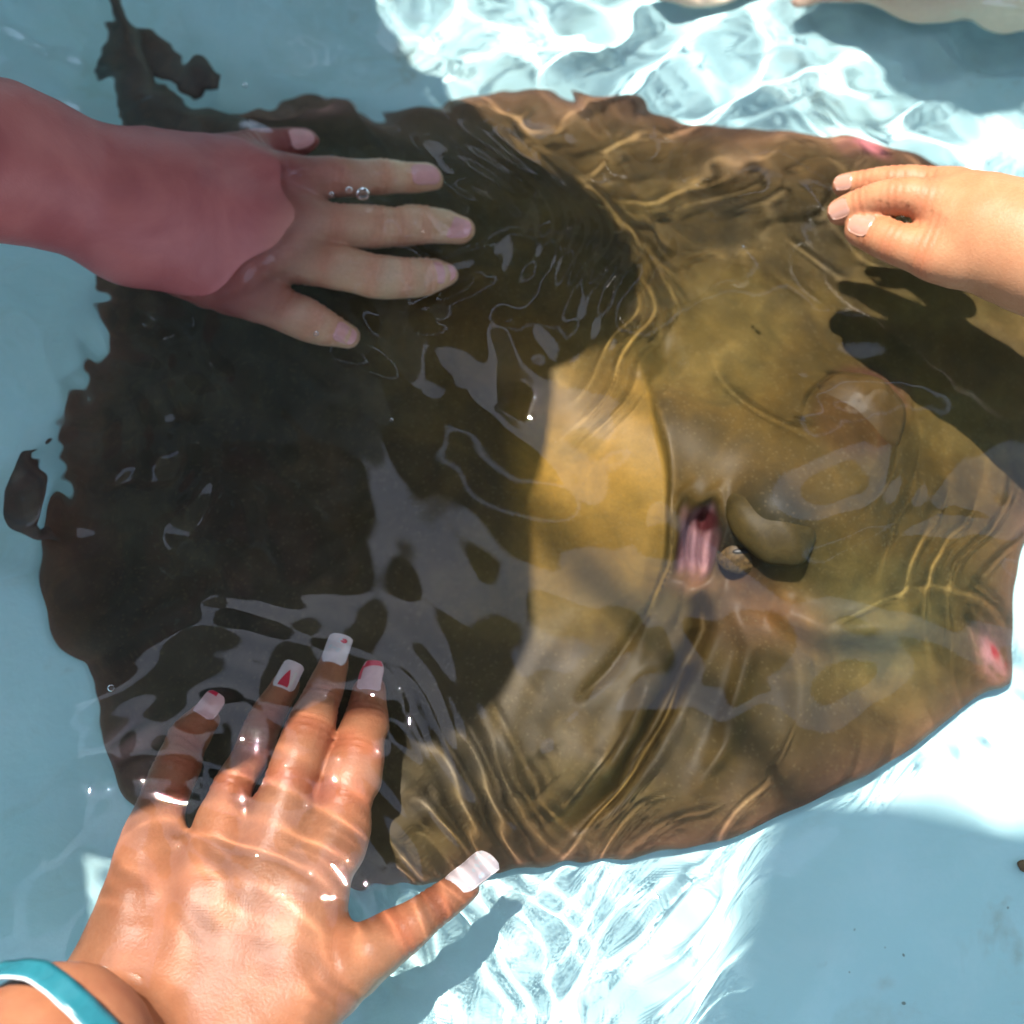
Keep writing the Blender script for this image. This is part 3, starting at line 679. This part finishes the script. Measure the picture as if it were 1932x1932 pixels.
n0, g0 = nail(pB, fB[0], mpk, L=1.9, Wd=1.7, fwd=.55, tipw=.85, square=.4); nail_patch(n0, g0, .86, .99, -.9, .1, mrd, shape='band')
n1, g1 = nail(pB, fB[1], mwh, L=2.3, Wd=1.8, fwd=.5, tipw=.9, square=.3); nail_patch(n1, g1, .12, .62, -.55, .45, mrd); nail_patch(n1, g1, .14, .62, .40, .62, mgl, shape='band')
n2, g2 = nail(pB, fB[2], mwh, L=2.4, Wd=1.8, fwd=.75, tipw=.95, square=.2); nail_patch(n2, g2, .62, .84, .1, .6, mrd, shape='round')
for q in range(9):
    r_ = random.Random(q); u = r_.uniform(.2, .85); v = r_.uniform(-.7, .1); nail_patch(n2, g2, u, u+.05, v, v+.3, mgl, shape='round')
n3, g3 = nail(pB, fB[3], mpk, L=1.9, Wd=1.6, fwd=.35, tipw=.85, square=.8); nail_patch(n3, g3, .84, .99, -.8, .9, mrd, shape='band'); nail_patch(n3, g3, .5, .9, -.98, -.72, mrd, shape='band')
n4, g4 = nail(pB, fB[4], mwh, L=3.0, Wd=1.9, fwd=.85, tipw=1., square=.15, up=(-.3, .2, 1)); 
for q in range(12):
    r_ = random.Random(q+50); u = r_.uniform(.45, .95); v = r_.uniform(-.8, .6); nail_patch(n4, g4, u, min(u+.06, .99), v, v+.25, mgl, shape='round')

# wristband
def band(c, axis, r, h, mat, name, th=.0016, wav=.0):
    axis = axis/np.linalg.norm(axis); u = np.cross(axis, (0, 0, 1.)); u /= np.linalg.norm(u); v = np.cross(axis, u)
    nu = 96; prof = [(0, 0), (0, .45), (.25, .5), (.5, .42), (.75, .5), (1, .45), (1, 0), (.5, 0)]; V = []
    for i in range(nu):
        a = 2*math.pi*i/nu; w_ = wav*math.sin(3*a+1)+wav*.5*math.sin(7*a); rr = r*(1+.02*math.sin(2*a+.5)+.006*math.sin(11*a)+.004*math.sin(23*a+1))
        for s, k in prof: V.append(c+axis*((s-.5)*h+w_)+(u*math.cos(a)+v*math.sin(a))*(rr+k*th))
    n = len(prof); F = []
    for i in range(nu):
        for j in range(n): F.append((i*n+j, ((i+1) % nu)*n+j, ((i+1) % nu)*n+(j+1) % n, i*n+(j+1) % n))
    return mesh(name, V, F, mat)
m = M('band_teal'); nn = m.noise(90, 4, .6, .5); m.col(m.ramp(nn, [(.3, (.010, .095, .125)), (.7, (.018, .14, .175))])).set(Roughness=.3); m.bump(nn, .4, .0015)
axb = elbow-ax0; cb = ax0+axb/np.linalg.norm(axb)*.004
bd = band(cb, axb, .0440, .011, m.m, 'wristband', wav=.0012)
eb_ = band(cb+axb/np.linalg.norm(axb)*.0058, axb, .0436, .0009, M('band_edge').col((.6, .66, .68)).set(Roughness=.4).m, 'band_edge', th=.0021, wav=.0012); eb_.parent = bd
tag(bd, 'teal band round the tanned wrist in the lower left corner', 'wristband')

# --- the right-hand person: hovering hand
RHs = dict(blend=.005, palm=[
    [(2060, 520, .050, 96), (1940, 478, .044, 90), (1850, 440, .040, 78), (1775, 400, .036, 46)],
    [(2060, 490, .052, 96), (1940, 440, .046, 84), (1860, 395, .042, 66), (1790, 364, .034, 40)],
    [(1940, 430, .040, 80), (1850, 392, .032, 60), (1800, 356, .026, 34)],
    [(2060, 540, .046, 92), (1940, 500, .038, 88), (1850, 492, .034, 60), (1768, 484, .031, 46)]],
    fingers=[
    [(1790, 392, .037, 46), (1745, 376, .037, 40), (1695, 370, .034, 36), (1630, 382, .024, 30), (1586, 400, .016, 26)],
    [(1800, 360, .032, 40), (1745, 344, .028, 32), (1690, 340, .025, 29), (1635, 344, .017, 25), (1592, 350, .011, 22)],
    [(1800, 350, .020, 32), (1745, 338, .012, 26), (1690, 336, .007, 24), (1650, 342, .002, 20)],
    [(1830, 365, .012, 30), (1780, 352, .004, 22), (1740, 350, -.003, 18)],
    [(1800, 490, .032, 50), (1750, 478, .030, 44), (1690, 458, .026, 41), (1650, 442, .021, 37), (1625, 434, .018, 32)]])
def rred(v): return .9*gs(np.linalg.norm(v-(at(1738, 458, .038)), axis=1)/.0035)
skR = skin('skin_light', (.29, .135, .065), (.34, .17, .088), None, .5)
aR = at(2060, 515, .050)
pR, fR = person('person on the right, light-skinned hand hovering over the ray with fingers bent', skR,
    dict(hip=(.86, .40, .12), chest=(.50, .39, .35), head=(.37, .44, .42), side=(.1, 1, 0), look=(-.4, -.1, -.85), w=.13, s=.8,
         arms=[[((.46, .27, .34), .044), ((.52, .16, .18), .034), (tuple(aR), .027)], [((.47, .51, .34), .044), ((.60, .58, .22), .034), ((.70, .54, .12), .026)]]),
    RHs, shirt=(.12, .10, .14), hair=(.2, .12, .05), extra_red=rred)
NL = plain_nail('nail_light', (.30, .155, .11))
for i, c in enumerate(fR): 
    if i in (0, 1, 4): nail(pR, c, NL, L=1.6, Wd=1.4, fwd=-.3, up=(-.1, -.3, 1), oval=True)

# --- person across the pool: pale hand under the top edge
TH = dict(palm=[
    [(2250, -150, -.02, 120), (1990, -70, -.045, 110), (1800, -45, -.062, 92), (1700, -40, -.068, 74), (1600, -45, -.070, 58)],
    [(2000, -60, -.05, 96), (1860, -30, -.062, 78), (1740, -35, -.066, 70)]],
    fingers=[
    [(1660, -10, -.098, 36), (1590, 4, -.098, 20), (1540, 12, -.098, 15), (1508, 22, -.098, 13)],
    [(1620, -60, -.098, 40), (1500, -50, -.098, 30), (1390, -42, -.098, 28), (1250, -20, -.098, 24)],
    [(1620, -110, -.098, 38), (1500, -120, -.098, 30), (1380, -120, -.098, 28)],
    [(1640, -160, -.098, 36), (1520, -180, -.098, 28), (1420, -190, -.098, 26)],
    [(1660, -210, -.098, 32), (1560, -240, -.098, 25), (1480, -255, -.098, 22)]])
skT = skin('skin_pale', (.66, .54, .43), (.72, .60, .49), None, .5)
aT = at(2250, -150, -.02)
pT, fT = person('person across the pool, pale blurred hand lying under the water at the top edge', skT,
    dict(hip=(.16, .96, .12), chest=(.15, .72, .40), head=(.14, .61, .53), side=(1, 0, 0), look=(0, -.5, -.85), w=.16,
         arms=[[((.31, .67, .38), .05), ((.48, .56, .16), .040), (tuple(aT), .030)], [((-.01, .67, .38), .05), ((-.02, .78, .22), .040), ((.04, .80, .12), .03)]]),
    TH, shirt=(.14, .15, .2), hair=(.03, .02, .02), h=.002)
for c in fT[1:2]: nail(pT, c, NL, L=1.3, Wd=1.4, fwd=.1)

# --- a fourth bather leans over the far rim: head and shoulders shade the left half of the ray
hatter, _ = person('unseen person in a pale shirt, sun hat added for a wider shadow, leaning over the far rim above the ray', skin('skin_medium', (.36, .21, .14), (.42, .26, .18)),
    dict(hip=(-.62, .90, .16), chest=(-.295, .345, .57), head=(-.245, .25, .62), side=(1, .05, 0), look=(0, -.3, -1), w=.15,
         arms=[[((-.13, .335, .55), .058), ((-.32, .56, .36), .045), ((-.34, .78, .13), .034)], [((-.45, .35, .55), .056), ((-.56, .56, .34), .045), ((-.56, .76, .13), .034)]]),
    shirt=(.40, .41, .42), hair=(.10, .07, .05))

def shadow_hat(c, n_, parent):  # straw hat added to widen the head's shadow on the ray
    n_ = np.array(n_, float); n_ /= np.linalg.norm(n_); u = np.cross(n_, (1, 0, 0)); u /= np.linalg.norm(u); v = np.cross(n_, u); c = np.array(c, float)
    prof = [(.0, .105), (.04, .103), (.07, .095), (.088, .075), (.094, .04), (.098, .0), (.115, -.008), (.130, -.012), (.130, -.015), (.115, -.011), (.096, -.004), (.090, .04), (.084, .073), (.066, .091), (.0, .100)]
    V = []
    for i in range(64):
        a = 2*math.pi*i/64
        for r_, z_ in prof: V.append(c+(u*math.cos(a)+v*math.sin(a))*max(r_, .0005)+n_*(z_+(.006*math.sin(2*a) if r_ > .1 else 0)))
    m = M('straw'); nn = m.noise(240, 4); m.col(m.ramp(nn, [(.3, (.42, .36, .26)), (.7, (.55, .48, .36))])).set(Roughness=.9)
    mesh('shadow_hat', V, gridfaces(64, len(prof), True), m.m, parent)
shadow_hat((-.245, .262, .635), (.05, -.45, .9), hatter)

# --- pavilion roof: added out of view, darkens the sky reflected in the water
def blocker():
    root = bpy.data.objects.new('blocker', None); link(root); root.location = (0, 1.6, -.75)
    tag(root, 'dark timber pavilion roof on posts, added out of view to darken the reflected sky', 'blocker')
    inv = Matrix.Translation((0, -1.6, .75))
    m = M('roof_timber'); nn = m.noise(8, 5); m.col(m.ramp(nn, [(.3, (.035, .03, .022)), (.7, (.07, .055, .04))])).set(Roughness=.8); m.bump(nn, .5, .01)
    def part(name, V, F):
        o = mesh(name, np.array(V, float)-np.array([0, 1.6, -.75]), F, m.m, root, smooth=False); return o
    # slanted front edge, closer on the left
    def slab(pts, t_=.06):
        n_ = len(pts); zf = lambda y: 2.3+max(0, y-1.6)*.14
        V = [(x, y, zf(y)+d) for d in (0, t_) for x, y in pts]
        return V, [tuple(reversed(range(n_))), tuple(range(n_, 2*n_))]+[(i, (i+1) % n_, (i+1) % n_+n_, i+n_) for i in range(n_)]
    def partn(name, V, F):
        me = bpy.data.meshes.new(name); me.from_pydata([(x, y-1.6, z+.75) for x, y, z in V], [], F); me.materials.append(m.m)
        o = bpy.data.objects.new(name, me); link(o, root); o.cycles.is_caustics_receiver = True
    for pts in ([(.02, .86), (.80, .82), (6, 1.15), (6, 1.46), (-.25, 1.46)], [(-6, 1.54), (6, 1.54), (6, 1.93), (-6, 1.93)],
                [(-6, 2.03), (6, 2.03), (6, 2.6), (-6, 2.6)], [(-6, 2.68), (6, 2.68), (6, 9), (-6, 9)]):
        partn('roof_panel', *slab(pts))  # gaps between panels let streaks of sky into the reflection
    for k in range(9):
        x = -4+k; v, f = boxmesh((x, x+.08, 1.9, 8, 2.16, 2.298)); part('rafter', v, f)
    for x in (-3.2, 3.2):
        for y in (2.2, 7.0): v, f = boxmesh((x-.07, x+.07, y-.07, y+.07, -.75, 2.16)); part('post', v, f)
blocker()

# --- shade sail overhead, added out of view to cast the lower-right shadow
def sail():
    root = bpy.data.objects.new('shadow_sail', None); link(root); root.location = (0, 0, 0)
    tag(root, 'beige four-cornered shade sail added out of view to shade the lower right', 'shade sail')
    c = [np.array(p, float) for p in ((-.30, .51, 2.0), (2.3, .30, 2.25), (1.9, -2.4, 2.5), (-1.3, -1.7, 2.2))]
    n = 40; V = []
    for i in range(n):
        for j in range(n):
            u, v = i/(n-1), j/(n-1); p = (c[0]*(1-u)+c[1]*u)*(1-v)+(c[3]*(1-u)+c[2]*u)*v; m_ = (c[0]+c[1]+c[2]+c[3])/4
            k = .12*(4*u*(1-u)*(1-4*v*(1-v))+4*v*(1-v)*(1-4*u*(1-u)))*.6
            p = p+(m_-p)*k*.35; p[2] -= .12*4*u*(1-u)*4*v*(1-v); V.append(p)
    V = np.array(V); m = M('sail_cloth'); nn = m.noise(60, 3); m.col(m.ramp(nn, [(.3, (.42, .38, .30)), (.7, (.50, .46, .37))])).set(Roughness=.9)
    F = gridfaces(n, n); V2 = V-np.array([0, 0, .003]); mesh('canopy', np.concatenate([V, V2]), np.concatenate([F, F[:, ::-1]+n*n]), m.m, root)
    mm = M('sail_post').col((.35, .36, .37)).set(Roughness=.4, Metallic=.6).m
    for q, e in ((0, (-1.9, 2.2)), (1, (3.4, 1.2)), (2, (3.0, -3.6)), (3, (-2.2, -2.6))):
        t_ = np.array([e[0], e[1], 2.6]); tube('rope', [(c[q], .006), ((c[q]+t_)/2-np.array([0, 0, .02]), .006), (t_, .006)], mm, root, k=4, ns=8)
        tube('post', [(np.array([e[0], e[1], -.75]), .045), (np.array([e[0], e[1], 1.]), .045), (np.array([e[0], e[1], 2.7]), .04)], mm, root, k=3, ns=20, up=(1, 0, 0))
sail()


# ------------------------------------------------------------------ bubbles and bits in the water
BUB = bpy.data.materials.new('bubble_film'); BUB.use_nodes = True; t = BUB.node_tree; t.nodes.clear()
a_ = t.nodes.new('ShaderNodeBsdfTransparent'); b_ = t.nodes.new('ShaderNodeBsdfGlossy'); b_.inputs['Roughness'].default_value = .03; f_ = t.nodes.new('ShaderNodeFresnel'); f_.inputs[0].default_value = 1.45
x_ = t.nodes.new('ShaderNodeMixShader'); o_ = t.nodes.new('ShaderNodeOutputMaterial'); t.links.new(f_.outputs[0], x_.inputs[0]); t.links.new(a_.outputs[0], x_.inputs[1]); t.links.new(b_.outputs[0], x_.inputs[2]); t.links.new(x_.outputs[0], o_.inputs[0])
def wz(x, y): return float(water_z(np.array([x]), np.array([y]))[0])
def bubble(px, py, rpx, label, group=None):
    c = at(px, py, 0.); r_ = rpx*ppm(px, py, 0.); V, F = sphere((0, 0, 0), (r_, r_, r_*.8), 28, 18)
    o = mesh('bubble', V, F, BUB, smooth=True); o.location = (c[0], c[1], wz(c[0], c[1])+r_*.15); tag(o, label, 'bubble', group)
bubble(686, 373, 13, 'large round bubble between the index and middle finger of the sunburned hand')
bubble(660, 366, 7, 'small bubble touching the large bubble beside the sunburned index finger')
bubble(627, 372, 5, 'tiny bubble at the base of the sunburned index finger')
bubble(212, 1300, 7, 'bright bubble over the dark left edge of the ray')
bubble(597, 631, 5, 'tiny bubble above the little finger of the sunburned hand')
bubble(739, 793, 4, 'tiny bubble over the middle of the dark shaded back')
bubble(462, 160, 5, 'tiny bubble on open water right of the tail')
bubble(1403, 467, 4, 'tiny bubble over the far wing of the ray left of the hovering hand')
def flake(px, py, z, rx, ry, c, label, seed):
    r_ = np.random.RandomState(seed); k = ppm(px, py, z); n = 26; V = []; a = np.linspace(0, 2*math.pi, n, endpoint=False)
    rr = 1+.15*np.sin(2*a+seed)+.07*np.sin(5*a+1)+.03*r_.randn(n); p = at(px, py, z)
    for s_, h_ in ((.05, .0012), (.6, .0014), (1, .0006), (1, 0), (.05, 0)):
        for i in range(n): V.append((p[0]+math.cos(a[i])*rr[i]*rx*k*s_, p[1]+math.sin(a[i])*rr[i]*ry*k*s_, p[2]+h_))
    V = np.array(V); F = gridfaces(5, n); i = np.arange(4); F = np.concatenate([F, np.stack([i*n+n-1, (i+1)*n+n-1, (i+1)*n, i*n], 1)])
    mm = M('debris'); nn = mm.noise(300, 4); mm.col(mm.ramp(nn, [(.3, tuple(.6*x for x in c)), (.7, c)])).set(Roughness=.8)
    o = mesh('debris_flake', V, F, mm.m); tag(o, label, 'debris')
flake(1934, 1636, FLOOR+.003, 12, 14, (.16, .09, .04), 'brown flake of debris on the pool floor at the right edge', 3)
